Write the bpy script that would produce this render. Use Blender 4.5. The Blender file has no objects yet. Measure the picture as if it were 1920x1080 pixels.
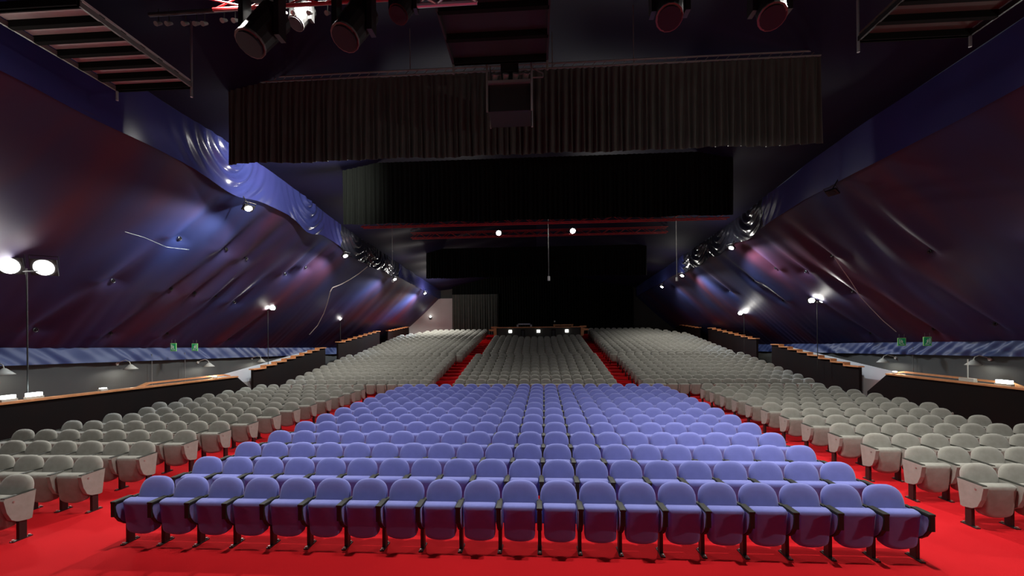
import bpy, bmesh, math, random
import numpy as np
from mathutils import Vector, Matrix
R = math.radians
random.seed(7); rng = np.random.default_rng(7)
scene = bpy.context.scene
col = scene.collection

# ------------------------------------------------------------------ camera
EYE = Vector((0, 0, 2.87)); FPX = 780.0; PSI = math.atan(47/780); ROLL = 0.009
cam = bpy.data.cameras.new('camera'); cam_o = bpy.data.objects.new('camera', cam); col.objects.link(cam_o)
cam.sensor_width = 36; cam.lens = FPX/1920*36; cam.shift_y = (632-540)/1920
cam.clip_start = .05; cam.clip_end = 300
fw = Vector((-math.sin(PSI), math.cos(PSI), 0)); rt = Vector((math.cos(PSI), math.sin(PSI), 0)); up = Vector((0, 0, 1))
rt2 = (rt*math.cos(ROLL) - up*math.sin(ROLL)); up2 = (up*math.cos(ROLL) + rt*math.sin(ROLL))
M = Matrix((rt2, up2, -fw)).transposed().to_4x4(); M.translation = EYE
cam_o.matrix_world = M
scene.camera = cam_o
# ------------------------------------------------------------------ world, exposure
w = bpy.data.worlds.new('cool ambient fill'); scene.world = w; w.use_nodes = True
w.node_tree.nodes['Background'].inputs[0].default_value = (.55, .58, .8, 1)
w.node_tree.nodes['Background'].inputs[1].default_value = .035  # cool ambient fill added to offset red bounce on the seat fronts
vs = scene.view_settings; vs.view_transform = 'Standard'; vs.look = 'None'; vs.gamma = 1; vs.use_curve_mapping = False
vs.exposure = 0.12
# lamp powers (watts): seen fixtures, added unseen ones and added fill, all built further down
P_TRUSS, P_EAVE, P_FLOOD, P_NEAR, P_WALL = 1500, 620, 240, 420, 26
P_KEY, P_BACK, P_BAND, P_DOWN = 2100, 1500, 2200, 1450

# ------------------------------------------------------------------ helpers
def ray(px, py):
    return (fw + rt2*((px-960)/FPX) + up2*((632-py)/FPX))
def atX(px, py, X):
    d = ray(px, py); return EYE + d*(X/d.x)
def atY(px, py, Y):
    d = ray(px, py); return EYE + d*(Y/d.y)
def tag(o, label=None, cat=None, group=None, kind=None):
    if label: o['label'] = label
    if cat: o['category'] = cat
    if group: o['group'] = group
    if kind: o['kind'] = kind
    return o
def empty(name, loc=(0, 0, 0), rz=0, **k):
    o = bpy.data.objects.new(name, None); col.objects.link(o); o.location = loc; o.rotation_euler.z = rz
    o.empty_display_size = .1
    return tag(o, **k)
class MB:
    def __init__(s): s.v = []; s.f = []; s.m = []; s.mi = 0
    def add(s, vs, fs):
        n = len(s.v); s.v += [tuple(p) for p in vs]; s.f += [tuple(i+n for i in f) for f in fs]; s.m += [s.mi]*len(fs); return s
    def box(s, x0, x1, y0, y1, z0, z1, b=0.0):
        if b <= 0:
            return s.add([(x, y, z) for z in (z0, z1) for y in (y0, y1) for x in (x0, x1)],
                         [(0, 2, 3, 1), (4, 5, 7, 6), (0, 1, 5, 4), (2, 6, 7, 3), (0, 4, 6, 2), (1, 3, 7, 5)])
        bm = bmesh.new(); bmesh.ops.create_cube(bm, size=1)
        for v in bm.verts: v.co = Vector(((x0+x1)/2+v.co.x*(x1-x0), (y0+y1)/2+v.co.y*(y1-y0), (z0+z1)/2+v.co.z*(z1-z0)))
        bmesh.ops.bevel(bm, geom=bm.edges[:], offset=b, segments=2, affect='EDGES', profile=.6)
        bm.verts.index_update(); s.add([v.co[:] for v in bm.verts], [[v.index for v in f.verts] for f in bm.faces]); bm.free(); return s
    def rod(s, a, b, r, n=8, r2=None):
        a = Vector(a); b = Vector(b); d = (b-a).normalized(); r2 = r if r2 is None else r2
        u = d.orthogonal().normalized(); w_ = d.cross(u)
        vs = []
        for p, q in ((a, r), (b, r2)):
            for i in range(n):
                t = 2*math.pi*i/n; vs.append(p+(u*math.cos(t)+w_*math.sin(t))*q)
        return s.add(vs, [(i, (i+1) % n, n+(i+1) % n, n+i) for i in range(n)]+[tuple(range(n))[::-1], tuple(range(n, 2*n))])
    def tube(s, pts, r, n=6):
        for a, b in zip(pts[:-1], pts[1:]): s.rod(a, b, r, n)
        return s
    def prism(s, poly, axis, a, b):       # polygon in the two other axes, extruded along axis from a to b
        def P(q, t):
            return {'x': (t, q[0], q[1]), 'y': (q[0], t, q[1]), 'z': (q[0], q[1], t)}[axis]
        n = len(poly)
        return s.add([P(q, a) for q in poly]+[P(q, b) for q in poly],
                     [(i, (i+1) % n, n+(i+1) % n, n+i) for i in range(n)]+[tuple(range(n))[::-1], tuple(range(n, 2*n))])
    def build(s, name, mats, parent=None, smooth=False, **k):
        me = bpy.data.meshes.new(name); me.from_pydata(s.v, [], s.f)
        for m in (mats if isinstance(mats, (list, tuple)) else [mats]): me.materials.append(m)
        me.polygons.foreach_set('material_index', s.m)
        bm = bmesh.new(); bm.from_mesh(me); bmesh.ops.recalc_face_normals(bm, faces=bm.faces[:]); bm.to_mesh(me); bm.free()
        if smooth: me.polygons.foreach_set('use_smooth', [True]*len(me.polygons))
        o = bpy.data.objects.new(name, me); col.objects.link(o)
        if parent: o.parent = parent
        return tag(o, **k)
def grid(name, V, mat, parent=None, **k):  # V: (a,b,3) numpy
    a, b = V.shape[:2]; me = bpy.data.meshes.new(name)
    idx = np.arange(a*b).reshape(a, b)
    F = np.stack([idx[:-1, :-1], idx[1:, :-1], idx[1:, 1:], idx[:-1, 1:]], -1).reshape(-1, 4)
    me.from_pydata(V.reshape(-1, 3).tolist(), [], F.tolist()); me.materials.append(mat)
    me.polygons.foreach_set('use_smooth', [True]*len(me.polygons))
    o = bpy.data.objects.new(name, me); col.objects.link(o)
    if parent: o.parent = parent
    return tag(o, **k)
def waves(x, n, lo, hi, seed):             # sum of sines with random frequencies
    g = np.random.default_rng(seed); y = np.zeros_like(x, dtype=float)
    for _ in range(n):
        f = g.uniform(lo, hi); y += np.sin(x*f*2*math.pi+g.uniform(0, 6.28))*g.uniform(.4, 1)
    return y/math.sqrt(n)
def lamp(name, loc, power, parent, kind='POINT', aim=None, size=.1, spot=140, blend=.4, color=(1, .97, .9)):
    l = bpy.data.lights.new(name, kind); l.energy = power; l.color = color; l.shadow_soft_size = size
    if kind == 'SPOT': l.spot_size = R(spot); l.spot_blend = blend
    o = bpy.data.objects.new(name, l); col.objects.link(o)
    o.parent = parent; base = Vector(parent.location) if parent else Vector()
    o.location = Vector(loc)-base
    if aim is not None: o.rotation_euler = (Vector(aim)-Vector(loc)).to_track_quat('-Z', 'Y').to_euler()
    return o

# ------------------------------------------------------------------ materials
def mat(name, c, rough=.6, metal=0, spec=.5, sheen=0, bump=None, noise=None, emit=None, coat=0):
    m = bpy.data.materials.new(name); m.use_nodes = True; nt = m.node_tree; b = nt.nodes['Principled BSDF']
    b.inputs['Base Color'].default_value = (*c, 1); b.inputs['Roughness'].default_value = rough
    b.inputs['Metallic'].default_value = metal; b.inputs['Specular IOR Level'].default_value = spec
    b.inputs['Sheen Weight'].default_value = sheen; b.inputs['Coat Weight'].default_value = coat
    tc = nt.nodes.new('ShaderNodeTexCoord')
    if noise:                                # (scale, colour b, amount low, high)
        n = nt.nodes.new('ShaderNodeTexNoise'); n.inputs['Scale'].default_value = noise[0]; n.inputs['Detail'].default_value = 4
        r = nt.nodes.new('ShaderNodeValToRGB'); r.color_ramp.elements[0].position = .35; r.color_ramp.elements[1].position = .65
        r.color_ramp.elements[0].color = (*c, 1); r.color_ramp.elements[1].color = (*noise[1], 1)
        nt.links.new(tc.outputs['Object'], n.inputs['Vector']); nt.links.new(n.outputs['Fac'], r.inputs[0]); nt.links.new(r.outputs[0], b.inputs['Base Color'])
    if bump:
        n = nt.nodes.new('ShaderNodeTexNoise'); n.inputs['Scale'].default_value = bump[0]
        bp = nt.nodes.new('ShaderNodeBump'); bp.inputs['Strength'].default_value = bump[1]; bp.inputs['Distance'].default_value = .01
        nt.links.new(tc.outputs['Object'], n.inputs['Vector']); nt.links.new(n.outputs['Fac'], bp.inputs['Height']); nt.links.new(bp.outputs[0], b.inputs['Normal'])
    if emit: b.inputs['Emission Color'].default_value = (*emit[0], 1); b.inputs['Emission Strength'].default_value = emit[1]
    return m
BLUE = mat('blue seat cloth', (.165, .185, .51), .85, sheen=.25, spec=.2, bump=(400, .15), noise=(9, (.18, .20, .54)))
GREY = mat('grey seat cloth', (.25, .245, .215), .85, sheen=.25, spec=.2, bump=(400, .15), noise=(9, (.295, .29, .26)))
BLACK = mat('black painted steel', (.012, .012, .012), .4)
ARM = mat('black moulded armrest', (.022, .023, .018), .6, spec=.25)
BOLT = mat('dull zinc bolt', (.42, .42, .38), .35, metal=.8)
CARPET = mat('red carpet', (.54, .010, .015), .95, spec=.1, bump=(160, .3), noise=(.9, (.50, .009, .014)))
DARKWALL = mat('dark grey painted wall', (.04, .041, .038), .8, noise=(.6, (.046, .047, .042)))
GREYWALL = mat('pale grey painted wall', (.42, .41, .40), .85, noise=(.7, (.47, .46, .45)))
WHITEWALL = mat('white painted board', (.55, .56, .57), .8, noise=(1.1, (.6, .6, .6)))
PARAPET = mat('dark brown parapet board', (.008, .0045, .004), .8, spec=.12, noise=(1.5, (.006, .004, .004)))
WOOD = mat('varnished orange wood', (.55, .22, .08), .45, noise=(6, (.66, .29, .12)))
CURTAIN = mat('black stage drape', (.055, .060, .052), .95, spec=.1, noise=(2, (.066, .070, .061)))
CURTAIN2 = mat('deep black stage drape', (.005, .006, .005), .95, spec=.1)
REDMET = mat('red painted truss', (.26, .012, .014), .45)
ALU = mat('worn aluminium', (.5, .5, .5), .38, metal=.85)
GREYMET = mat('dull grey steel', (.16, .16, .15), .5, metal=.4)
WHITEMET = mat('cream enamel shade', (.5, .49, .43), .4)
CABLE = mat('pale rope', (.42, .38, .36), .8)
BLACKCAB = mat('black cable', (.01, .01, .01), .6)
GREEN = mat('green sign board', (.015, .42, .16), .5)
LIME = mat('lime sign border', (.32, .72, .22), .5)
SIGNW = mat('white sign figure', (.85, .9, .85), .5)
PLY = mat('plywood deck underside', (.34, .31, .30), .7, noise=(3, (.40, .37, .35)))
DARKPLY = mat('dark plywood deck underside', (.045, .025, .02), .7)
DARKDECK = mat('black deck underside', (.012, .012, .013), .7)
GLOW = mat('lit flood lens', (1, 1, 1), .4, emit=((1, .98, .94), 60))
GLOWT = mat('lit tube diffuser', (1, 1, 1), .4, emit=((.88, 1, 1), 14))
GLOWS = mat('small lit lens', (1, 1, 1), .4, emit=((1, .98, .92), 5))
LENS = mat('dark glass lens', (.02, .02, .025), .5, spec=.2)
def canvas_mat():
    m = bpy.data.materials.new('painted tent canvas'); m.use_nodes = True; nt = m.node_tree; b = nt.nodes['Principled BSDF']
    tc = nt.nodes.new('ShaderNodeTexCoord'); mp = nt.nodes.new('ShaderNodeMapping'); mp.inputs['Scale'].default_value = (.16, .42, .16); mp.inputs['Location'].default_value = (5.3, 2.1, 1.4)
    n = nt.nodes.new('ShaderNodeTexNoise'); n.inputs['Scale'].default_value = 1.0; n.inputs['Detail'].default_value = 3; n.inputs['Roughness'].default_value = .45
    r = nt.nodes.new('ShaderNodeValToRGB'); e = r.color_ramp.elements
    e[0].position = .38; e[0].color = (.022, .032, .11, 1); e[1].position = .72; e[1].color = (.085, .020, .034, 1)
    q = e.new(.54); q.color = (.036, .024, .066, 1)
    nt.links.new(tc.outputs['Object'], mp.inputs[0]); nt.links.new(mp.outputs[0], n.inputs['Vector']); nt.links.new(n.outputs['Fac'], r.inputs[0])
    nt.links.new(r.outputs[0], b.inputs['Base Color']); b.inputs['Roughness'].default_value = .55; b.inputs['Specular IOR Level'].default_value = .22
    return m
CANVAS = canvas_mat()
SKIRT = mat('blue tent skirt', (.024, .038, .12), .5, noise=(.5, (.031, .047, .14)))
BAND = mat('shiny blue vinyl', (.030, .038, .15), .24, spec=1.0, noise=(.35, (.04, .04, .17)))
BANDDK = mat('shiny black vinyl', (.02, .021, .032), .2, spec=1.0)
NAVY = mat('navy roof canvas', (.007, .008, .030), .7, spec=.12, noise=(.3, (.011, .008, .028)))

# ------------------------------------------------------------------ setting
BY0, BDY, BDZ, NB = 19.45, .80, .12, 24           # tiered bank: front edge, tread, rise, rows
def tierz(k): return BDZ*k
m = MB(); m.add([(-19, -3, 0), (19, -3, 0), (19, 46, 0), (-19, 46, 0)], [(0, 1, 2, 3)])
m.add([(-19, -3, -.1), (19, -3, -.1), (19, 46, -.1), (-19, 46, -.1)], [(0, 1, 2, 3)])
m.build('floor', CARPET, kind='structure')
m = MB()
for k in range(1, NB+3):
    y0 = BY0+BDY*k; m.box(-13.15, 13.6, y0, y0+BDY if k < NB+2 else 43, 0, tierz(k))
m.build('tiered_floor', CARPET, kind='structure', label='red carpeted stepped platform under the rear seating banks')
XW, XE = 16.0, 10.0
def strip_top(Y): return 2.87-(.22+.026*np.maximum(Y-13, -5))
def strip_bot(Y): return 2.87-(.76+.024*np.maximum(Y-13, -5))
def edge_z(Y, side):
    return 2.87+np.interp(Y, [-6, 6, 16, 22, 30, 42], [5.2, 5.15, 5.1, 4.75, 4.5, 4.05])
def band_h(Y): return np.interp(Y, [-6, 14, 20, 28, 42], [1.5, 1.35, 1.1, 1.0, .95])
YA, YB = -6.0, 43.0
ties = {-1: [(335, 447), (422, 470), (459, 484), (208, 526), (320, 543), (364, 547), (404, 554), (440, 563), (70, 620), (210, 627), (314, 630), (430, 637), (573, 503), (535, 513)],
        1: [(1456, 505), (1512, 508), (1560, 480), (1600, 545), (1865, 612), (1748, 618), (1470, 560), (1415, 525), (1630, 628), (1370, 545), (1745, 470)]}
tie_pts = {}
for side in (-1, 1):
    sn = 'left' if side < 0 else 'right'
    NY, NS = 620, 70
    Y = np.linspace(YA, YB, NY)[:, None]; s = np.linspace(0, 1, NS)[None, :]
    zt = strip_top(Y); ze = edge_z(Y, side)
    # find where each tie sits on the slope
    tl = []
    for px, py in ties[side]:
        best = None
        for Yt in np.linspace(8, 41, 331):
            p = atY(px, py, Yt)
            u = (XW-side*p.x)/(XW-XE)
            if 0 <= u <= 1:
                z = float(strip_top(Yt))*(1-u)+float(edge_z(Yt, side))*u
                e = abs(z-p.z)
                if best is None or e < best[0]: best = (e, Yt, u)
        if best: tl.append(best[1:])
    Yw = Y+0*s + (s-.5)*1.6                     # folds lean a little along the hall
    d = .055*waves(Yw, 5, .10, .28, 11+side)+.022*waves(Yw, 5, .5, 1.1, 21+side)*(.4+.6*waves(Y*1.0+s*.3, 3, .05, .12, 5))
    d = d+.030*np.abs(waves(Yw, 3, .7, 1.5, 3))*np.exp(-s*5)     # pull creases near the skirt
    for (Yt, u) in tl:
        dy = Y-Yt-(s-u)*.9
        tail = np.where(s > u, np.exp(-(s-u)/.22), np.exp(-(u-s)/.03))
        d = d-.20*tail*np.exp(-(dy/.32)**2)+.10*tail*np.exp(-((dy+side*.0+.55)/.3)**2)
    sag = -.55*np.sin(math.pi*s)*1.0
    base = np.zeros((NY, NS, 3))
    L = np.sqrt((XW-XE)**2+(ze-zt)**2); nx = -side*(ze-zt)/L; nz = -(XW-XE)/L      # normal, inward and down
    fade = np.minimum(1, (1-s)*12)
    off = d*fade+(-sag*.35)
    base[..., 0] = side*(XW-(XW-XE)*s)+nx*off
    base[..., 1] = Y
    base[..., 2] = zt+(ze-zt)*s+nz*off
    grid('tent_slope', base, CANVAS, kind='structure', label='purple and blue painted tent canvas sloping up on the %s side' % sn)
    for (Yt, u) in tl:
        i = int(round((Yt-YA)/(YB-YA)*(NY-1))); j = int(round(u*(NS-1)))
        tie_pts.setdefault(side, []).append(Vector(base[i, j]))
    # skirt strip under the slope
    NS2 = 10; s2 = np.linspace(0, 1, NS2)[None, :]
    S = np.zeros((NY*2, NS2, 3)); Y2 = np.linspace(YA, YB, NY*2)[:, None]
    dd = .10*waves(Y2+s2*1.3, 4, .25, .7, 31+side)*s2+.035*waves(Y2-s2*.7, 4, 1, 2.2, 41+side)
    S[..., 0] = side*(XW-.05-.10*s2)-side*dd*.8; S[..., 1] = Y2; S[..., 2] = strip_top(Y2)*(1-s2)+strip_bot(Y2)*s2
    grid('tent_skirt', S, SKIRT, kind='structure', label='creased blue tent skirt hanging along the %s wall' % sn)
    # ridge band: creased vinyl between the slope and the roof
    NSb = 26; sb = np.linspace(0, 1, NSb)[None, :]; NYb = 1000; Yb = np.linspace(YA, YB, NYb)[:, None]
    B = np.zeros((NYb, NSb, 3)); ze = edge_z(Yb, side); hb = band_h(Yb)
    drop = np.zeros_like(Yb+sb); bulge = .05*waves(Yb+sb*.6, 4, .12, .4, 51+side)+0*sb
    gath = [(13.0, 1.3), (17.6, 1.0), (22.4, 2.0), (25.0, 1.6), (28.0, 1.4)] if side < 0 else [(20.0, 1.6), (23.2, 1.3), (26.2, 1.6), (28.5, 1.0)]
    for g0, gw in gath:
        e = np.exp(-((Yb-g0)/gw)**2)
        rr = np.sqrt(((Yb-g0)*1.0)**2+((1-sb)*1.6)**2)
        bulge = bulge+e*(.16*np.abs(np.sin(rr*6.5+.8*np.sin((Yb-g0)*2.2)))+.05*np.sin(rr*17+2*Yb))*(.35+.65*np.sin(math.pi*np.clip(sb, 0, 1)))
        drop = drop+e*.28*(1-sb)*np.abs(np.cos((Yb-g0)*1.1/gw))
    B[..., 0] = side*(XE-.05-bulge*.9); B[..., 1] = Yb; B[..., 2] = ze-.10+hb*sb-drop+.0*sb
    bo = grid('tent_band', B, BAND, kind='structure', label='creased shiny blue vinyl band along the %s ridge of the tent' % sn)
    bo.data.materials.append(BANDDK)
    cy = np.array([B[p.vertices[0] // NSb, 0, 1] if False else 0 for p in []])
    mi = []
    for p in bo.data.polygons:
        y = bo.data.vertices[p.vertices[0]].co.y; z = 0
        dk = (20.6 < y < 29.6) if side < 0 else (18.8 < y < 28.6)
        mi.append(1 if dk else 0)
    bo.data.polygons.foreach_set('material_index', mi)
    # roof from the band up to the middle
    NSr = 50; sr = np.linspace(0, 1, NSr)[None, :]; Yr = np.linspace(YA, YB, 300)[:, None]
    Rf = np.zeros((300, NSr, 3)); zb = edge_z(Yr, side)-.10+band_h(Yr)
    dr = .10*waves(Yr-sr*2.5, 5, .12, .4, 61+side)*np.minimum(1, sr*6)*np.minimum(1, (1-sr)*6)
    Rf[..., 0] = side*(XE-.05)*(1-sr); Rf[..., 1] = Yr; Rf[..., 2] = zb+(np.interp(Yr, [0, 43], [12.6, 10.2])-zb)*sr**1.25+dr
    grid('ceiling', Rf, NAVY, kind='structure', label='dark navy tent roof on the %s half' % sn)
    # low perimeter wall behind the parapet
    m = MB(); m.box(side*(XW+.02) if side > 0 else side*(XW+.22), side*(XW+.22) if side > 0 else side*(XW+.02), YA, YB, 0, 2.35)
    m.build('wall_'+sn, DARKWALL, kind='structure')
# end wall with the pale strip on the left
m = MB(); m.box(-16, 16, 42.6, 42.8, 0, 11); m.build('wall_back', DARKWALL, kind='structure')
m = MB(); m.box(-14.6, -8.5, 42.30, 42.58, 0, 6.9); m.build('wall_back', GREYWALL, kind='structure', label='pale grey end wall left of the black drapes')

# ------------------------------------------------------------------ chairs
def outline_back(wd, z0, z1, n):
    hw = wd/2; pts = [(-hw*.94, z0), (hw*.94, z0), (hw, z0+.07)]
    zs = z1-.24
    for i in range(n+1):
        t = math.pi*i/n; c, s_ = math.cos(t), math.sin(t)
        pts.append((hw*math.copysign(abs(c)**.74, c), zs+(z1-zs)*abs(s_)**.80))
    pts.append((-hw, z0+.07)); return pts
def outline_seat(wt, wb, z0, z1, n):
    pts = [(wt/2-.012, z1), (-wt/2+.012, z1), (-wt/2, z1-.015), (-wb/2, z0+.09)]
    for i in range(1, n):
        t = math.pi*i/n; pts.append((-wb/2*math.cos(t), z0+.09-.09*math.sin(t)**.8))
    pts += [(wb/2, z0+.09), (wt/2, z1-.015)]; return pts
def cushion(m, pts, rings, place):
    """rings: (inset scale, y); pts: (x,z)"""
    cx = sum(p[0] for p in pts)/len(pts); cz = (min(p[1] for p in pts)+max(p[1] for p in pts))/2; n = len(pts)
    vs = []; fs = []
    hx = max(abs(p[0]-cx) for p in pts); hz = max(abs(p[1]-cz) for p in pts)
    for ins, y in rings:
        sx, sz = 1-ins/hx, 1-ins/hz
        for p in pts: vs.append(place(cx+(p[0]-cx)*sx, y, cz+(p[1]-cz)*sz))
    for r in range(len(rings)-1):
        for i in range(n): j = (i+1) % n; fs.append((r*n+i, r*n+j, (r+1)*n+j, (r+1)*n+i))
    a = len(vs); vs.append(place(cx, rings[0][1]-.004, cz)); b = len(vs); vs.append(place(cx, rings[-1][1]+.002, cz))
    L = (len(rings)-1)*n
    for i in range(n): j = (i+1) % n; fs.append((a, j, i)); fs.append((b, L+i, L+j))
    m.add(vs, fs)
TB = R(13)
def place_back(x, y, z): # tilt about z=.42
    dz = z-.42; return (x, .07+y*math.cos(TB)+dz*math.sin(TB), .42+dz*math.cos(TB)-y*math.sin(TB))
TS = R(-6)
def place_seat(x, y, z):
    dz = z-.17; return (x, -.055+y*math.cos(TS)+dz*math.sin(TS), .17+dz*math.cos(TS)-y*math.sin(TS))
def back_mb(n=14, full=True, wd=.525):
    m = MB()
    rings = [(.11, -.050), (.055, -.048), (.022, -.036), (.006, -.018), (0, .002), (.004, .022), (.02, .032)] if full else [(.05, -.047), (.006, -.02), (0, .01), (.02, .03)]
    cushion(m, outline_back(wd, .33, .892, n), rings, place_back); return m
def seat_mb(n=10, full=True, wt=.445, wb=.425):
    m = MB()
    rings = [(.06, -.085), (.02, -.080), (.005, -.066), (0, -.03), (0, .03), (.006, .052), (.03, .064)] if full else [(.02, -.08), (0, -.05), (0, .04), (.02, .06)]
    cushion(m, outline_seat(wt, wb, .165, .655, n), rings, place_seat); return m
PANEL = [(.13, .635), (-.245, .635), (-.262, .60), (-.255, .53), (-.225, .44), (-.17, .355), (-.09, .29), (-.04, .27), (.05, .27), (.11, .36)]
def shrink(poly, k):
    cx = sum(p[0] for p in poly)/len(poly); cz = sum(p[1] for p in poly)/len(poly)
    return [(cx+(p[0]-cx)*k, cz+(p[1]-cz)*k) for p in poly]
def panel_mb(blue=True):
    m = MB()
    if blue:
        m.mi = 0; m.prism(PANEL, 'x', -.026, .026)
        m.mi = 1; m.prism(shrink(PANEL, .90), 'x', -.034, .034)
    else:
        m.mi = 0; m.prism([(.14, .665), (-.225, .655), (-.24, .63), (-.205, .45), (-.15, .33), (-.08, .285), (.05, .262), (.09, .27)], 'x', -.034, .034)
        m.mi = 1; m.prism([(.142, .675), (-.227, .665), (-.225, .655), (.14, .665)], 'x', -.030, .030)
    return m
def arm_mb():
    m = MB(); m.box(-.040, .040, -.262, .0, .632, .662, .008); m.box(-.031, .031, -.263, -.238, .45, .634, .006); return m
def leg_mb(low=False):
    m = MB(); m.box(-.024, .024, -.060, .035, 0.012, .33, 0 if low else .004)
    m.box(-.030, .030, -.135, .10, 0, .014, 0)
    m.mi = 1
    if not low:
        m.rod((0, -.115, .012), (0, -.115, .034), .016, 8); m.rod((0, .08, .012), (0, .08, .03), .016, 8)
    return m
PITCH = .55
tmpl = {}
for c, cloth in (('blue', BLUE), ('grey', GREY)):
    root = empty('armrest_seat' if c == 'blue' else 'auditorium_seat', (0, 0, 0))
    b_ = back_mb().build('backrest', cloth, root, smooth=True)
    s_ = seat_mb().build('seat', cloth, root, smooth=True)
    stand = []
    p_ = panel_mb(c == 'blue').build('side_panel', [ARM, BLUE] if c == 'blue' else [GREY, ARM], root); stand.append(p_)
    if c == 'blue': stand.append(arm_mb().build('armrest', ARM, root))
    stand.append(leg_mb().build('leg', [BLACK, BOLT], root))
    plate = None
    if c == 'grey':
        m = MB(); m.rod((-.034, -.13, .585), (-.038, -.13, .585), .013, 10); plate = m.build('number_disc', BOLT, root)
    for o in stand: o.location.x = -PITCH/2
    tmpl[c] = (root, b_, s_, stand, plate)
used = {'blue': False, 'grey': False}
def dup(o, parent=None):
    c = o.copy(); col.objects.link(c)
    if parent: c.parent = parent
    return c
def seat(c, x, y, z, label, group, pitch=PITCH, first=False, last=False, disc=0):
    root, b_, s_, stand, plate = tmpl[c]
    if not used[c]:
        used[c] = True; r = root; stands = list(stand); mv = plate
    else:
        r = dup(root); dup(b_, r); dup(s_, r); stands = [dup(o, r) for o in stand]; mv = dup(plate, r) if (plate and disc) else None
    r.location = (x, y, z); sx = pitch/PITCH
    if sx != 1: r.scale = (sx, 1, 1)
    if last:
        for o in stand: q = dup(o, r); q.location.x = PITCH/2
    if mv: mv.location.x = -PITCH/2 if disc <= 0 else PITCH/2+.072
    tag(r, label, 'seat', group); return r
ORD = ['first', 'second', 'third', 'fourth', 'fifth', 'sixth', 'seventh', 'eighth', 'ninth', 'tenth', 'eleventh', 'twelfth', 'thirteenth', 'fourteenth', 'fifteenth', 'sixteenth']
def rowy(k): return 5.62+.992*k
for k in range(13):
    for i in range(20):
        x1 = 4.52+.50*(k/12)**.6; x0 = -5.56 if k == 0 else -5.61; pk = (x1-x0)/19; x = x0+i*pk
        side, n = ('left', i) if i < 10 else ('right', 19-i)
        seat('blue', x, rowy(k), 0, 'blue tip-up theatre seat, %s row from the stage, %s from the %s end' % (ORD[k], ORD[n], side), 'blue seats in the central block', pitch=pk, last=(i == 19))
for k in range(13):
    nL = 8 if k < 7 else 9
    for i in range(nL):
        seat('grey', -7.78-i*PITCH, rowy(k), 0, 'grey tip-up seat in left side block, %s row from stage, %s out from the aisle' % (ORD[k], ORD[i]), 'grey seats in the left side block', last=(i == 0), disc=(1 if i == 0 else 0))
    nR = 8 if k < 7 else 9
    xi = 6.66+.031*k
    for i in range(nR):
        seat('grey', xi+i*PITCH, rowy(k), 0, 'grey tip-up seat in right side block, %s row from stage, %s out from the aisle' % (ORD[k], ORD[i]), 'grey seats in the right side block', last=(i == nR-1), disc=(-1 if i == 0 else 0))
# tiered banks
BP = .515
def bank_row(k):
    xs = []
    y = BY0+BDY*k+.24
    il = -5.45 if k < 9 else -5.05+.018*(k-9)
    nl = 14 if k < 9 else (14 if k < 20 else 14-(k-19)*1)
    for i in range(nl): xs.append(('left', i, il-i*BP))
    if k < 19:
        if k < 9: cs = [-.12+(i-7)*BP for i in range(15)]
        elif k < 18: cs = [.02+(i-6.5)*BP for i in range(14)]
        else: cs = [.02+(i-6.5)*BP for i in (0, 1, 2, 3, 10, 11, 12, 13)]
        xs += [('centre', i, x) for i, x in enumerate(cs)]
    ir = 5.2 if k < 9 else 4.9
    nr = 15 if k < 20 else 15-(k-19)
    for i in range(nr): xs.append(('right', i, ir+i*BP))
    return y, xs
for k in range(2):
    y, xs = bank_row(k)
    for sec, i, x in xs:
        w_ = {'left': 'left', 'centre': 'central', 'right': 'right'}[sec]
        where = 'out from the aisle' if sec != 'centre' else 'from its left end'
        seat('grey', x, y, tierz(k), 'dim grey tip-up seat in %s rear bank, %s row up, %s %s' % (w_, ORD[k], ORD[i], where), 'grey seats at the foot of the %s rear bank' % w_, pitch=BP,
             last=(sec != 'left' and (i == len([1 for q in xs if q[0] == sec])-1)) or (sec == 'left' and i == 0))
# the several hundred remaining bank seats, beyond counting one by one
lo = MB(); b1 = back_mb(8, False); s1 = seat_mb(5, False); p1 = panel_mb(False); l1 = MB(); l1.box(-.024, .024, -.06, .035, 0, .33)
for q, dx, mi in ((b1, 0, 0), (s1, 0, 0), (p1, -PITCH/2, 0), (l1, -PITCH/2, 1)):
    lo.mi = mi; lo.add([(v[0]+dx, v[1], v[2]) for v in q.v], q.f)
LV = np.array(lo.v)*np.array([BP/PITCH, 1, 1]); LM = lo.m
V = []; F = []; MI = []; off = 0
for k in range(2, NB):
    y, xs = bank_row(k)
    for sec, i, x in xs:
        V.append(LV+np.array([x, y, tierz(k)])); F += [tuple(a+off for a in f) for f in lo.f]; MI += LM; off += len(LV)
me = bpy.data.meshes.new('rear_bank_seats'); me.from_pydata(np.concatenate(V).tolist(), [], F)
me.materials.append(GREY); me.materials.append(BLACK); me.polygons.foreach_set('material_index', MI)
bm = bmesh.new(); bm.from_mesh(me); bmesh.ops.recalc_face_normals(bm, faces=bm.faces[:]); bm.to_mesh(me); bm.free()
me.polygons.foreach_set('use_smooth', [len(p.vertices) <= 4 for p in me.polygons])
o = bpy.data.objects.new('rear_bank_seats', me); col.objects.link(o)
tag(o, 'hundreds of grey tip-up seats filling the upper rows of the rear banks', 'seats', kind='stuff')

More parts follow.
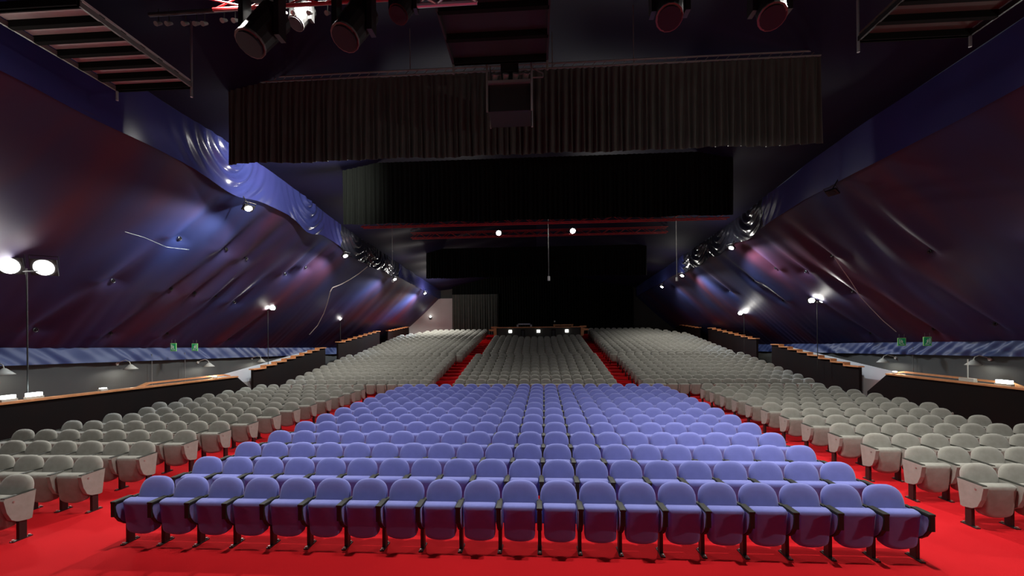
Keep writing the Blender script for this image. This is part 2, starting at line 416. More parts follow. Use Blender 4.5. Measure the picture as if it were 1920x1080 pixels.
# ------------------------------------------------------------------ parapets
def long_parapet(side, X, Y0, Y1, z0, z1):
    sn = 'left' if side < 0 else 'right'
    r = empty('parapet', (side*X, Y1, 0), label='long dark parapet with wooden handrail beside the %s side seats' % sn, cat='parapet')
    m = MB(); m.prism([(Y0-Y1, 0), (0.9, 0), (0.9, .62), (0, z1), (Y0-Y1, z0)], 'x', -.06, .06); m.build('panel', PARAPET, r)
    m = MB(); m.prism([(Y0-Y1, z0), (0, z1), (0, z1+.055), (Y0-Y1, z0+.055)], 'x', -.10, .10); m.build('handrail', WOOD, r)
    m = MB()
    a, b = -4.2, -.5; za = z1+(z0-z1)*(a/(Y0-Y1)); 
    xo = side*.16
    m.prism([(a, za+.04), (a+.35, za+.15), (b, z1+.17), (b+.3, z1+.10), (b+.3, z1+.06), (b, z1+.12), (a+.4, za+.10), (a+.1, za+.04)], 'x', min(xo-.07, xo+.07), max(xo-.07, xo+.07))
    m.build('upper_rail', WOOD, r)
long_parapet(-1, 12.75, -1.0, 16.9, 1.50, 1.27)
long_parapet(1, 12.95, -1.0, 16.2, 1.30, 1.35)
def step_parapet(side, X, Y0, Y1, z0, z1, n, lab, floor0):
    r = empty('stepped_parapet', (side*X, Y0, 0), label=lab, cat='parapet')
    m = MB(); wd = MB(); L = (Y1-Y0)
    poly = [(0, 0), (L, 0)]
    top = []
    for i in range(n):
        za = z0+(z1-z0)*(i/(n-1)); a = L*i/n; b = L*(i+1)/n
        top += [(a, za), (b, za)]
        m.box(-.06, .06, a, b, 0, za)
        wd.box(-.13, .13, a-.05, b, za, za+.05)
        if i: wd.box(-.13, .13, a-.07, a, za-(z1-z0)/(n-1)+.05, za+.05)
    m.build('panel', PARAPET, r); wd.build('stepped_rail', WOOD, r)
    return r
for side, X in ((-1, 13.25), (1, 13.75)):
    sn = 'left' if side < 0 else 'right'
    step_parapet(side, X, 18.6, 25.2, 1.45, 2.28, 8, 'nearest stepped wooden-topped parapet beside the %s rear bank' % sn, 0)
    step_parapet(side, X, 26.9, 34.2, 2.62, 3.42, 8, 'middle stepped wooden-topped parapet beside the %s rear bank' % sn, 0)
    step_parapet(side, X-.2, 35.6, 41.6, 3.50, 3.95, 8, 'farthest stepped parapet beside the %s rear bank near end wall' % sn, 0)
    # white ramp wall behind it
    m = MB(); m.prism([(17.0, 0), (26.3, 0), (26.3, 1.9), (24.9, 2.2), (17.2, 1.28)], 'x', min(side*(X+.55), side*(X+.65)), max(side*(X+.55), side*(X+.65)))
    m.build('wall_'+sn, WHITEWALL, kind='structure', label='white ramp wall at the %s cross aisle' % sn)

# ------------------------------------------------------------------ drapes
def drape(name, X0, X1, Y, z0, z1, label, mt, nw=95, seed=1, truss=None, hem=.06, amp=.07, sag=0):
    N = nw*12; x = np.linspace(X0, X1, N)[:, None]; s = np.linspace(0, 1, 14)[None, :]
    u = (x-X0)/(X1-X0); ph = u*nw*2*math.pi+1.6*waves(u*10, 4, .3, 1.2, seed)
    V = np.zeros((N, 14, 3)); top = z1-sag*np.sin(math.pi*u)
    V[..., 0] = x+.02*np.sin(ph*.5+s); V[..., 1] = Y+amp*(.25+.75*(1-s)**.6)*(np.sin(ph)+.35*np.sin(ph*.37+s*2)); V[..., 2] = (z0+hem*.4*np.sin(ph)+hem*.5*waves(u*10, 3, .2, .9, seed+3))*(1-s)+top*s
    r = empty(name, ((X0+X1)/2, Y, z1), label=label, cat='curtain')
    V -= np.array([(X0+X1)/2, Y, z1]); g = grid('cloth', V, mt, r)
    if truss:
        m = MB(); Ls = (X1-X0)/2; a = .13
        for dz in (.03, .15): m.rod((-Ls, 0, dz), (Ls, 0, dz), .022, 8)
        for i in range(60): xx = -Ls+2*Ls*i/60; m.rod((xx, 0, .03), (xx+Ls/60, 0, .15), .008, 5)
        m.build('hanging_bar', GREYMET, r)
    return r
drape('border_curtain', -8.25, 7.05, 10.7, 7.57, 9.72, 'nearest overhead dark green-black pleated border curtain, widest in view', CURTAIN, truss=True, seed=2)
drape('border_curtain', -7.75, 7.45, 16.2, 7.42, 9.85, 'middle overhead black border curtain above the red truss', CURTAIN2, seed=3, nw=80)
drape('border_curtain', -7.6, 7.35, 28.3, 6.95, 9.0, 'farthest small black border curtain hanging over the rear bank', CURTAIN2, seed=4, nw=80)
drape('backdrop_curtain', -8.6, 9.6, 42.0, 2.6, 9.4, 'full-height black pleated backdrop behind the rear bank', CURTAIN2, seed=5, nw=70, amp=.1)
drape('side_curtain', -8.55, -3.9, 41.6, 2.7, 7.2, 'dark grey pleated curtain left of the control booth, beside pale wall', CURTAIN, seed=6, nw=18, amp=.1)

# ------------------------------------------------------------------ trusses and rigging
def truss(name, X0, X1, Y, Z, label, mt, h=.32, step=.45):
    r = empty(name, ((X0+X1)/2, Y, Z), label=label, cat='truss'); L = (X1-X0)/2
    m = MB()
    for dy in (-h/2, h/2):
        for dz in (-h/2, h/2): m.rod((-L, dy, dz), (L, dy, dz), .025, 8)
    m.build('chords', mt, r)
    for q in (-.96, .96): mm = MB(); mm.rod((L*q, 0, h/2), (L*q, 0, 2.6), .008, 5); mm.build('hanging_wire', GREYMET, r)
    m = MB(); n = int(2*L/step); sgn = 1
    for i in range(n):
        a = -L+2*L*i/n; b = -L+2*L*(i+1)/n
        for dy in (-h/2, h/2): m.rod((a, dy, -h/2*sgn), (b, dy, h/2*sgn), .012, 5)
        m.rod((a, -h/2*sgn, -h/2), (b, h/2*sgn, -h/2), .012, 5); sgn = -sgn
    m.build('bracing', mt, r); return r
truss('lighting_truss', -7.35, 7.7, 17.2, 7.68, 'red lattice truss along the bottom of the middle black curtain', REDMET, h=.24)
tr = truss('lighting_truss', -7.3, 7.4, 24.0, 8.85, 'red lattice truss carrying the two central floodlights', REDMET, h=.30)
truss('lighting_truss', -4.6, -1.9, 5.6, 7.72, 'red lattice truss at the top edge left of centre', REDMET, h=.22)
truss('lighting_truss', -1.28, -.62, 4.4, 6.62, 'short silver truss at top edge left of the dark deck', ALU, h=.20, step=.22)
truss('lighting_truss', .42, 1.0, 4.4, 6.66, 'short silver truss at top edge right of the dark deck', ALU, h=.20, step=.22)

def flood(name, p, aim, label, group=None, power=0, w_=.30, h_=.20, twin=False, lit=True, pole=None, spot=150, size=.12, glow=None):
    p = Vector(p); r = empty(name, p, label=label, cat='floodlight', group=group)
    q = (Vector(aim)-p).normalized().to_track_quat('-Y', 'Z'); Mq = q.to_matrix()
    offs = (-w_*.62, w_*.62) if twin else (0,)
    for k_, ox in enumerate(offs):
        def T(m): m.v = [tuple(Mq @ Vector((v[0]+ox, v[1], v[2]))) for v in m.v]; return m
        m = MB(); hw, hh = w_/2, h_/2
        m.prism([(-hw, -hh), (hw, -hh), (hw, hh), (-hw, hh)], 'y', .0, .06)
        m.prism([(-hw*.6, -hh*.6), (hw*.6, -hh*.6), (hw*.6, hh*.6), (-hw*.6, hh*.6)], 'y', .06, .13)
        for i in range(5): m.box(-hw*.5, hw*.5, .13, .15, -hh*.5+hh*i*.22, -hh*.5+hh*i*.22+.01)
        body = T(m).build('housing', BLACK, r)
        m = MB(); m.rod((0, -.012, 0), (0, .001, 0), hh*.92, 20); T(m).build('lens', (glow or GLOW) if lit else LENS, body)
        m = MB(); m.tube([(-hw-.02, .05, 0), (-hw-.02, .08, hh+.08), (hw+.02, .08, hh+.08), (hw+.02, .05, 0)], .009); T(m).build('bracket', BLACK, body)
    if pole:
        m = MB(); m.rod((0, 0, pole-p.z), (0, 0, -.05), .016, 8); m.rod((-.3, 0, -.12), (.3, 0, -.12), .02, 6); m.build('pole', BLACK, r)
    if power:
        lamp('lamp', p+(Vector(aim)-p).normalized()*.18, power, r, 'SPOT', aim, size, spot, .95)
    return r
# central pair on the far red truss
for i, (px, py) in enumerate(((935, 437), (1074, 433))):
    p = atY(px, py, 23.75)
    flood('floodlight', p, (p.x*.5, 6, 0), 'round white floodlight on the red truss, %s of the pair' % ('left' if i == 0 else 'right'), 'central truss floodlights', P_TRUSS, .34, .30, spot=115)
# row of lamps under each ridge band
EL = [(466, 391, -1), (648, 480, -1), (740, 524, -1), (797, 550, -1), (1371, 465, 1), (1279, 517, 1), (1241, 538, 1), (1560, 362, 1), (-95, 115, -1), (2080, 115, 1)]
en = ['nearest in view under the left ridge band, above a bright patch', 'second from the front under the left ridge band', 'third from the front under left ridge band', 'farthest under the left ridge band by the end wall',
      'brightest under the right ridge band', 'second bright one under the right ridge band', 'faint farthest one under the right ridge band', 'unlit near one under the right ridge band', 'out at the front of left ridge band', 'out at the front of right ridge band']
for (px, py, sd), t in zip(EL, en):
    p = atX(px, py, sd*9.75); lit = t[:5] != 'unlit'
    r = flood('floodlight', p, (p.x*.55, p.y-2, 0), 'white floodlight, '+t, 'floodlights under the ridge bands', 0, .34, .24, lit=lit)
    m = MB(); m.rod((0, 0, .1), (sd*.25, 0, .55), .018, 6); m.build('arm', BLACK, r)
    if lit:
        pw = P_EAVE*(.35 if 'faint' in t else 2.0 if 'farthest' in t else .10 if t.startswith('out') else 1)
        lamp('lamp', p+Vector((-sd*.7, 0, .15)), pw*.07, r, 'POINT', size=.1)  # added spill beside the fixture, raises highlights on the vinyl band
        if 'farthest under the left' in t: lamp('lamp', p+Vector((1.2, .5, -.6)), 120, r, 'POINT', size=.15)  # added fill away from the fixture, brightens the pale end wall
        lamp('lamp', p+Vector((sd*.10, .1, -.2)), pw*1.1, r, 'SPOT', p+Vector((sd*1.6, -.9, -2.0)), .08, 75, .9, color=(.50, .70, 1))  # added bluish spot that makes the bright canvas patch by the lamp
        lamp('lamp', p+Vector((-sd*.05, -.12, -.15)), pw, r, 'SPOT', p+Vector((sd*.15, -.25, -1)), .12, 158, .35)
# floods on poles by the slopes
FL = [(50, 500, -1, 1.0, True), (502, 577, -1, .9, True), (638, 598, -1, .7, False), (1532, 563, 1, .9, True), (1395, 587, 1, .8, True)]
fn = ['dazzling twin floodlight on a pole at far left edge', 'twin floodlight on a pole by the left slope, beyond the exit signs', 'small floodlight on a pole near the left end wall', 'twin floodlight by the right slope, nearer of two', 'small twin floodlight by the right slope, farther of two']
for (px, py, sd, k_, tw), t in zip(FL, fn):
    p = atX(px, py, sd*(13.05 if px == 50 else 13.62 if sd < 0 else 13.42))
    flood('pole_floodlight', p, (sd*4, p.y-14, 0), t, None, P_FLOOD*k_*(1.6 if px == 50 else 1), .34 if px != 50 else .50, .26 if px != 50 else .42, twin=tw, pole=1.2, spot=140)
for sd in (-1, 1):  # pair outside the view, added to light the front seats sideways
    flood('pole_floodlight', (sd*12.3, 2.6, 4.7), (0, 6.6, .4), 'unseen twin floodlight on a pole beside the stage, %s side' % ('left' if sd < 0 else 'right'), None, P_NEAR*(1.0 if sd > 0 else .06), .42, .32, twin=True, pole=0, spot=150)
flood('pole_floodlight', (13.2, 11.4, 4.8), (2, 7, 0), 'twin floodlight on a pole by the right slope, just past the frame', None, P_FLOOD*.4, .42, .32, twin=True, pole=1.6, spot=165)

# unseen floods, added to light the seats, floor and left ridge band
for x in (-3.2, 3.2):
    flood('added_floodlight', (x*1.1, 6.2, 8.4), (x*1.9, 12.0, 0), 'added large floodlight hung high over the front rows, %s one, above the frame' % ('left' if x < 0 else 'right'), None, P_KEY, .5, .4, spot=94, size=.3)
    q_ = flood('added_floodlight', (x*1.35, 5.6, 8.1), (x*1.15, 4.2, 0), 'added floodlight hung high over the front row and pointing straight down, %s one' % ('left' if x < 0 else 'right'), None, P_DOWN, .4, .3, spot=116, size=.1)
    flood('added_floodlight', (x*1.3, 12.9, 9.02), (x*1.7, 5.4, 0), 'added floodlight hidden behind the nearest border curtain, %s one' % ('left' if x < 0 else 'right'), None, P_BACK, .4, .3, spot=112, size=.10)
flood('added_floodlight', (-6.2, 12.2, 9.2), (-10, 16.0, 8.6), 'added floodlight hidden behind the left end of nearest border curtain, facing the ridge band', None, P_BAND, .4, .3, spot=110, size=.1)
# gooseneck wall lamps
GL = [(8, 697, -1), (245, 688, -1), (392, 684, -1), (490, 676, -1), (1655, 676, 1), (1825, 680, 1)]
gn = ['by the far left edge of view', 'second along the left wall, between two pale pools', 'third along the left wall before the white ramp wall', 'tiny, above the left white ramp wall', 'along the right wall, dimmer, left of the next', 'along the right wall above a white box']
for (px, py, sd), t in zip(GL, gn):
    p = atX(px, py, sd*(XW-.55))
    r = empty('wall_lamp', p, label='cream gooseneck wall lamp, '+t, cat='lamp', group='gooseneck lamps on the side walls')
    m = MB(); n = 20; vs = []; 
    prof = [(.03, .10), (.06, .08), (.14, .0), (.23, -.08), (.22, -.085), (.13, -.01), (.05, .065)]
    for rr, z in prof:
        for i in range(n): a = 2*math.pi*i/n; vs.append((rr*math.cos(a)*1.0, rr*math.sin(a), z))
    fs = [(j*n+i, j*n+(i+1) % n, (j+1)*n+(i+1) % n, (j+1)*n+i) for j in range(len(prof)-1) for i in range(n)]
    m.add(vs, fs); m.build('shade', WHITEMET, r, smooth=True)
    m = MB(); m.tube([(0, 0, .09), (sd*.05, 0, .2), (sd*.2, 0, .26), (sd*.4, 0, .2), (sd*.58, 0, .12)], .014, 8); m.rod((sd*.53, 0, .12), (sd*.57, 0, .12), .06, 12); m.build('arm', WHITEMET, r)
    m = MB(); m.rod((0, 0, -.02), (0, 0, .05), .045, 12); m.build('bulb', GLOWS, r)
    lamp('lamp', p+Vector((0, 0, -.06)), P_WALL*(1 if sd < 0 else .8), r, 'POINT', size=.04)

# lit luminaires and boxes on the handrails
for (px, py, sd, Lx, g, t, nm, X) in [(50, 741, -1, .30, GLOWT, 'bright white tube luminaire on the left parapet rail', 'tube_light', 12.95), (8, 752, -1, .25, GLOWS, 'small lit lamp on left parapet rail by the edge of view', 'rail_lamp', 12.85),
                                   (187, 727, -1, .14, GLOWS, 'small cool lamp halfway along the left parapet rail', 'rail_lamp', 12.85), (398, 702, -1, .10, GLOWS, 'tiny lamp at far end of left parapet rail', 'rail_lamp', 12.85), (1894, 724, 1, .36, GLOWT, 'bright white tube luminaire on the right parapet rail', 'tube_light', 13.1),
                                   (1618, 698, 1, .10, GLOWS, 'tiny lamp at far end of right parapet rail', 'rail_lamp', 13.05)]:
    p = atX(px, py, sd*X); p.x = sd*(12.75 if sd < 0 else 12.95); f_ = (p.y+1)/(17.9 if sd < 0 else 17.2)
    p.y = min(p.y, 16.6 if sd < 0 else 15.9); p.z = (1.50+(1.27-1.50)*f_ if sd < 0 else 1.30+.05*f_)+.16
    r = empty(nm, p, label=t, cat='lamp'); m = MB(); m.box(-.05, .05, -Lx/2-.03, Lx/2+.03, -.10, -.04); m.build('base', WHITEMET, r)
    m = MB(); m.box(-.05, .05, -Lx/2, Lx/2, -.04, .05 if Lx > .2 else -.01, .010); m.build('diffuser', g, r)
    lamp('lamp', p+Vector((0, 0, .16)), 8 if Lx > .28 else 22 if Lx == .10 else 1.5, r, 'POINT', size=.05, color=(.85, 1, 1))
p = atX(1815, 716, 13.0); p.z = 1.455; r = empty('junction_box', p, label='flat white box standing on the right parapet rail', cat='box'); m = MB(); m.box(-.06, .06, -.22, .22, -.05, .05, .008); m.build('case', WHITEMET, r)
m = MB(); m.rod((0, 0, .05), (0, 0, .62), .014, 8); m.build('conduit', WHITEMET, r)
for px in (285, 347):
    p = atX(px, 700, -15.9); m = MB(); m.rod((p.x, p.y, .4), (p.x, p.y, 2.3), .014, 6); m.build('wall_conduit', GREYMET, label='thin grey conduit on the left dark wall, %s of two' % ('left' if px == 285 else 'right'), cat='pipe', group='conduits on the left wall')
p = atX(1712, 690, 15.9); m = MB(); m.rod((p.x, p.y, .4), (p.x, p.y, 2.3), .014, 6); m.build('wall_conduit', GREYMET, label='thin grey conduit on the right dark wall between two lamps', cat='pipe')
m = MB(); q = atX(807, 596, -1)  # wall fitting on the pale end wall
q = atY(807, 596, 42.2); r = empty('bulkhead_light', q, label='small round bulkhead light on the pale end wall', cat='lamp')
m = MB(); m.rod((0, 0, 0), (0, .1, 0), .16, 16); m.build('case', BLACK, r); m = MB(); m.rod((0, -.02, .12), (0, .05, .12), .10, 14); m.build('lens', GLOWS, r); lamp('lamp', q+Vector((0, -.5, .2)), 6, r, 'POINT', size=.1)

# exit signs
def sign(p, w_, h_, rz, label, flip):
    r = empty('exit_sign', p, rz, label=label, cat='sign', group='green emergency exit signs')
    m = MB(); m.box(-w_/2, w_/2, 0, .02, -h_/2, h_/2); m.build('border', LIME, r)
    m = MB(); m.box(-w_*.42, w_*.42, -.006, .001, -h_*.43, h_*.43); m.build('board', GREEN, r)
    m = MB(); f = -1 if flip else 1; u = w_*.42; t = h_*.43
    def poly(pts): 
        pts = [(f*a*u, b*t) for a, b in pts]; m.prism(pts, 'y', -.012, -.005)
    # running figure, an open doorway and an arrow
    m.rod((f*.12*u, -.012, .50*t), (f*.12*u, -.005, .50*t), .14*u, 12)
    poly([(-.05, .36), (.18, .30), (.10, -.10), (-.12, -.06)])
    poly([(.16, .28), (.45, .10), (.42, .00), (.12, .15)]); poly([(-.04, .34), (-.38, .12), (-.32, .03), (-.02, .18)])
    poly([(.08, -.06), (.32, -.32), (.22, -.40), (-.02, -.14)]); poly([(-.10, -.04), (-.30, -.42), (-.48, -.42), (-.46, -.50), (-.22, -.52), (.02, -.10)])
    poly([(.55, .8), (.75, .8), (.75, -.6), (.55, -.6)])
    poly([(-.75, -.72), (-.45, -.58), (-.45, -.66), (.5, -.66), (.5, -.78), (-.45, -.78), (-.45, -.86)])
    m.build('pictogram', SIGNW, r)
    m = MB(); m.rod((-w_*.3, .01, h_/2), (-w_*.3, .01, h_/2+.15), .004, 5); m.rod((w_*.3, .01, h_/2), (w_*.3, .01, h_/2+.15), .004, 5); m.build('hanger', GREYMET, r)
for (px, py, sd, hw, hh, t, fl) in [(325, 651, -1, 11, 15, 'left one of the near pair on the left skirt', 1), (365, 651, -1, 11, 14, 'right one of the near pair on the left skirt', 0), (553, 603, -1, 7, 13, 'single one on the left slope beyond the pole floodlight', 0), (676, 601, -1, 5, 9, 'tiny far one on the left slope', 0),
                            (1691, 641, 1, 14, 15, 'left one of the near pair on the right skirt', 1), (1739, 640, 1, 14, 17, 'right one of the near pair on the right skirt', 0), (1480, 592, 1, 8, 13, 'single one on the right slope', 0), (1352, 595, 1, 5, 9, 'tiny far one on the right slope', 0)]:
    p = atX(px, py, sd*15.0); t_ = (p-EYE).dot(fw)
    sign(p, hw*t_/780*1.05, hh*t_/780, 0, 'green and white exit sign, '+t, fl)

# tie-down eyelets on the slopes
for side, pts in tie_pts.items():
    pts = sorted(pts, key=lambda p: p.y)
    for i, p in enumerate(pts):
        m = MB(); n = 12
        q = Vector((-side*.67, 0, -.74)); 
        for k_ in range(n):
            a = 2*math.pi*k_/n; b = 2*math.pi*(k_+1)/n
            m.rod(q*.06+Vector((0, math.cos(a)*.06, math.sin(a)*.06)), q*.06+Vector((0, math.cos(b)*.06, math.sin(b)*.06)), .016, 5)
        m.rod((0, 0, 0), q*.10, .025, 6)
        o = m.build('tie_ring', BLACK, label='dark tie ring pulling in the %s tent slope, %s from the front' % ('left' if side < 0 else 'right', ORD[i]), cat='ring', group='tie rings on the tent slopes')
        o.location = p
# loose ropes
def rope(name, pts, r_, mt, label, cat='rope'):
    m = MB(); m.tube(pts, r_, 6); return m.build(name, mt, label=label, cat=cat)
def onslope(px, py, sd, lift=.25):
    best = None
    for Yt in np.linspace(6, 41.5, 356):
        p = atY(px, py, Yt); u = (XW-sd*p.x)/(XW-XE)
        if 0 <= u <= 1:
            e = abs(float(strip_top(Yt))*(1-u)+float(edge_z(Yt, sd))*u-p.z)
            if best is None or e < best[0]: best = (e, p)
    return best[1]+Vector((-sd*lift, 0, -lift))
rope('hanging_rope', [onslope(*q, -1, .35) for q in ((678, 489), (662, 502), (645, 513), (628, 522), (612, 528), (608, 535), (603, 556), (596, 578), (585, 600), (570, 617))], .022, CABLE, 'long pale rope looping down the left slope')
rope('hanging_rope', [onslope(*q, -1, .35) for q in ((212, 412), (250, 424), (292, 443), (335, 449))], .006, GREYMET, 'thin pale line tied across the left slope')
for i, q in enumerate(((304, 456), (290, 458), (315, 433))): pass
rope('hanging_rope', [onslope(*q, 1, .35) for q in ((1582, 465), (1596, 487), (1612, 510), (1630, 540), (1650, 562), (1672, 585), (1697, 606))], .014, CABLE, 'long thin pale rope running down the right slope')
def vert(name, px, y0, y1, Y, r_, mt, label, knob=0):
    a = atY(px, y0, Y); b = atY(px, y1, Y); b = Vector((a.x, a.y, b.z))
    e = empty(name, a, label=label, cat='cable'); m = MB(); m.rod((0, 0, 0), b-a, r_, 6); m.build('line', mt, e)
    if knob: m = MB(); m.rod(b-a, b-a-Vector((0, 0, knob)), .05, 8); m.build('weight', ALU, e)
vert('hanging_cable', 1028, 398, 518, 17.2, .012, GREYMET, 'thin cable hanging at centre below the red truss, with weighted end', .18)
vert('hanging_cable', 1268, 398, 520, 17.2, .012, GREYMET, 'thin cable hanging at right below the red truss', .15)
vert('hanging_cable', 735, 398, 524, 17.2, .010, GREYMET, 'thin cable hanging at left beside the ridge band lamp', .12)
vert('hanging_cable', 768, 10, 131, 10.7, .012, GREYMET, 'thin wire holding the nearest curtain bar, left of the dark deck')
vert('hanging_cable', 1187, 10, 118, 10.7, .012, GREYMET, 'thin wire holding the nearest curtain bar, right of the projector cradle')
vert('hanging_cable', 1035, 60, 126, 10.7, .016, GREYMET, 'short pale wire above the curtain bar beside the projector cradle')
p = atY(500, 156, 10.7); rope('hanging_cable', [(p.x-.15, 10.7, p.z+1.0), (p.x, 10.7, p.z)], .010, GREYMET, 'slanting wire at the left end of the nearest curtain bar', 'cable')

# hung decks at the top
def deck(c0, c1, Y0, Y1, Z, slat, frame, label, posts):
    ef = GREYMET if frame is ALU else DARKDECK if frame is DARKDECK else BLACK
    r = empty('hanging_deck', ((c0+c1)/2, (Y0+Y1)/2, Z), label=label, cat='deck'); X = (c1-c0)/2; L = (Y1-Y0)/2
    m = MB(); m.box(-X, X, -L, L, .10, .14); m.build('top_board', slat, r)
    m = MB(); n = 6
    for i in range(n+1): yy = -L+2*L*i/n; m.box(-X, X, yy-.045, yy+.045, -.02, .10)
    m.build('cross_beams', CURTAIN2, r)
    m = MB()
    for a in (-X, X): m.box(a-.02, a+.02, -L, L, -.02, .07)
    for a in (-L, L): m.box(-X, X, a-.02, a+.02, -.02, .07)
    m.build('edge_frame', ef, r)
    for a in (-X, X):
        m = MB(); m.rod((a, L, -.22), (a, L, 1.4 if a*posts > 0 else .2), .025, 8); m.build('hanging_post', ALU if frame is not DARKDECK else GREYMET, r)
    return r
d1 = atY(203, 158, 8.5); zd = d1.z; 
deck(-9.05, -7.35, 6.3, 8.5, 8.30, PLY, ALU, 'hanging deck with pale slatted underside at the top left corner', 1)
deck(6.15, 8.15, 5.6, 8.3, 8.45, DARKPLY, GREYMET, 'dark hanging deck with faint slats near the top right corner', -1)
deck(-1.75, .27, 4.6, 8.9, 8.78, DARKDECK, DARKDECK, 'large black hanging deck at the top centre, above the projector cradle', 1)

# projector cradle
c = atY(957, 222, 9.45); r = empty('projector_cradle', (c.x, 9.45, c.z), label='hanging projector cradle with black box in front of nearest curtain', cat='projector')
W = .47
m = MB(); m.box(-W, W, -.3, .4, 0, .60, .015); m.build('box', BLACK, r)
m = MB(); m.box(-W, W, -.36, .4, .60, .66); m.build('shelf', ALU, r)
for a in (-1, 1): m = MB(); m.rod((a*(W+.02), -.34, -.02), (a*(W+.02), -.34, 1.45), .022, 8); m.rod((a*(W+.02), .38, -.02), (a*(W+.02), .38, 1.45), .022, 8); m.build('post', ALU if a > 0 else GREYMET, r)
m = MB(); m.rod((-W, -.34, 1.25), (W, -.34, 1.25), .02, 8); m.rod((-W, .38, 1.25), (W, .38, 1.25), .02, 8); m.tube([(W, -.3, .95), (W+.27, -.3, .8), (W+.27, -.3, .72), (W, -.3, .72)], .015); m.build('crossbar', GREYMET, r)
for i, xx in enumerate((-.33, -.1, .12, .34)):
    m = MB(); m.rod((xx, -.2, .70), (xx+.03, -.32, .82), .05, 10, .075); m.rod((xx, -.1, .78), (xx, -.1, 1.0), .02, 6); m.build('small_lamp', GREYMET, r)
m = MB(); m.box(-.2, .2, -.2, .2, .95, 1.15, .02); m.build('lens_unit', BLACK, r)
m = MB(); m.tube([(-.1, -.3, 1.2), (.0, -.34, 1.28), (.08, -.3, 1.22), (.14, -.32, 1.3)], .02); m.build('clamp', ALU, r)

# moving heads / hung spotlights
def moving(px, py, Y, sc, label, lens=True):
    p = atY(px, py, Y); r = empty('moving_spotlight', p, label=label, cat='spotlight', group='dark spotlights hung along the top')
    m = MB(); m.box(-.17*sc, .17*sc, -.14*sc, .14*sc, .36*sc, .52*sc, .02); m.build('base_box', BLACK, r)
    m = MB(); m.prism([(-.20*sc, -.1*sc), (-.15*sc, -.1*sc), (-.15*sc, .32*sc), (.15*sc, .32*sc), (.15*sc, -.1*sc), (.20*sc, -.1*sc), (.20*sc, .37*sc), (-.20*sc, .37*sc)], 'y', -.06*sc, .06*sc); m.build('yoke', BLACK, r)
    m = MB(); m.rod((.05*sc, .12*sc, .20*sc), (-.04*sc, -.12*sc, -.22*sc), .15*sc, 16, .13*sc); h = m.build('head', BLACK, r)
    m = MB(); m.rod((-.04*sc, -.12*sc, -.22*sc), (-.044*sc, -.13*sc, -.24*sc), .115*sc, 16); m.build('lens', LENS, h)
    m = MB(); m.rod((-.036*sc, -.108*sc, -.20*sc), (-.04*sc, -.12*sc, -.222*sc), .135*sc, 16); m.build('front_ring', GREYMET if lens else BLACK, h)
    m = MB(); m.rod((0, 0, .52*sc), (0, 0, .9*sc), .02, 6); m.build('clamp', GREYMET, r)
moving(492, 55, 5.2, 1.35, 'large dark spotlight hung left of the near curtain, pale lens edge')
moving(664, 45, 5.2, 1.3, 'dark spotlight with a ribbed pale lens, above the near curtain')
moving(566, 30, 6.5, .9, 'small dark spotlight between two larger ones')
moving(757, 10, 5.2, .9, 'small dark spotlight by the short silver truss', False)
moving(1255, 10, 5.4, 1.2, 'dark spotlight at the top right of centre')
moving(1443, 8, 5.4, 1.2, 'dark spotlight at the top between centre and right deck')
# small par cans in a row along the top left truss
for i, px in enumerate((292, 312, 343, 364, 379, 416, 437, 530, 549, 578, 612)):
    p = atY(px, 42 if i < 5 else 36 if i < 7 else 22, 6.2); r = empty('par_can', p, label='tiny lamp with bright rim in the top left row, %s from left' % ORD[i], cat='lamp', group='small lamps along the top left truss')
    m = MB(); m.rod((0, 0, -.02), (0, .10, .06), .035, 10, .02); m.build('can', GREYMET, r)
    m = MB(); m.rod((0, .05, .05), (0, .05, .25), .008, 5); m.build('stem', BLACK, r)
m = MB(); a = atY(280, 28, 6.2); b = atY(640, 4, 6.2); m.rod(a, b, .03, 8); m.build('lamp_bar', BLACK, label='black bar carrying the row of small lamps, top left', cat='bar')

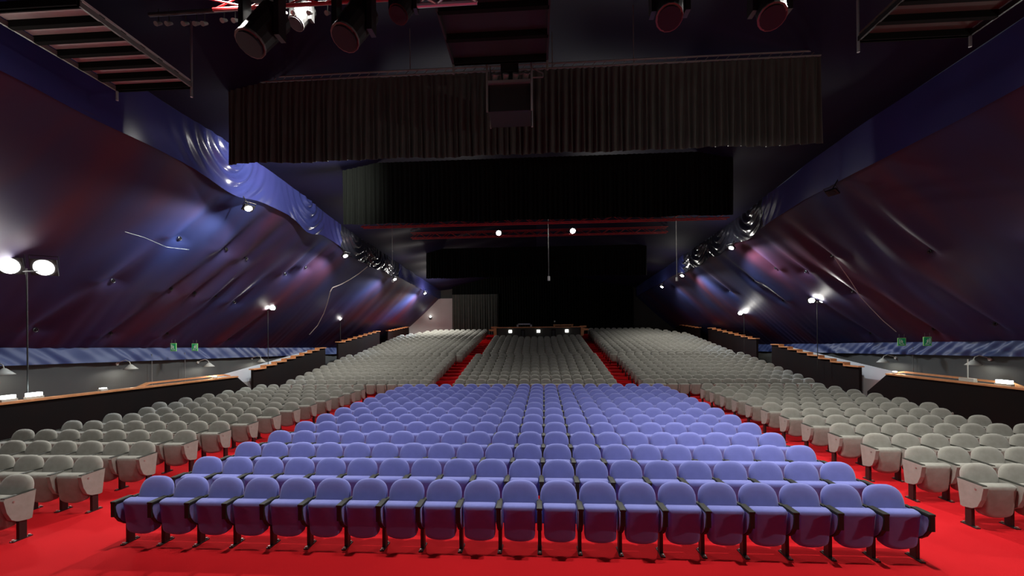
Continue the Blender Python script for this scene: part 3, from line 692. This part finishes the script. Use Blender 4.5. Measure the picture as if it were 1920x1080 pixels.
# ------------------------------------------------------------------ control booth
kz = tierz(18)+.05
r = empty('control_booth', (.12, 34.75, kz), label='grey control booth with wooden top at head of the central bank', cat='booth')
m = MB(); m.box(-3.55, 3.55, 0, .1, 0, 1.42); m.box(-3.65, -3.5, 0, 2.6, 0, 1.42); m.box(3.5, 3.65, 0, 2.6, 0, 1.42)
m.build('walls', DARKWALL, r)
m = MB(); m.box(-3.6, 3.6, -.12, .2, 1.42, 1.50)
for sd in (-1, 1): m.box(min(sd*3.45, sd*3.95), max(sd*3.45, sd*3.95), -.2, 2.6, 1.42, 1.55)
m.build('counter_top', WOOD, r)
for sd in (-1, 1):
    m = MB(); m.prism([(sd*3.5, 1.42), (sd*4.15, 1.30), (sd*4.1, 1.18), (sd*3.75, 1.15), (sd*3.72, .75), (sd*3.5, .70)], 'y', -.15, .25); m.build('corner_bracket', WOOD, r)
for xx in (-2.35, 0.0, 2.35):
    m = MB(); m.box(xx-.13, xx+.13, -.05, .0, 1.02, 1.24, .01); m.build('wall_light', GLOWS, r)
for xx in (-1.3, 1.25):
    m = MB(); m.box(xx-.17, xx+.17, -.03, .02, .72, 1.28); f_ = m.build('hatch_frame', PARAPET, r); m = MB(); m.box(xx-.11, xx+.11, -.04, -.028, .72, 1.20); m.build('hatch', BLACK, f_)
c = atY(983, 610, 35.6); r = empty('desk_rail', c, label='low grey rail frame standing on the booth, left of centre', cat='rail')
m = MB(); m.box(-.65, .65, -.05, .05, .05, .15); m.box(-.65, -.5, -.05, .05, -.2, .15); m.box(.5, .65, -.05, .05, -.2, .15); m.build('rail_frame', ALU, r)
c = atY(1056, 610, 35.6); r = empty('desk_shelf', c, label='raised wooden shelf on the booth, right of centre', cat='shelf')
m = MB(); m.box(-.85, .85, -.1, .1, -.02, .08); m.box(-.8, -.7, -.05, .05, -.3, 0); m.box(.7, .8, -.05, .05, -.3, 0); m.build('shelf_board', WOOD, r)
c = atY(1040, 604, 35.6); r = empty('desk_lamp', c, label='tiny white lamp on the booth shelf', cat='lamp'); m = MB(); m.rod((0, 0, -.16), (0, 0, 0), .02, 6); m.build('stem', BLACK, r); m = MB(); m.rod((0, 0, 0), (0, 0, .12), .06, 10); m.build('bulb', WHITEMET, r)
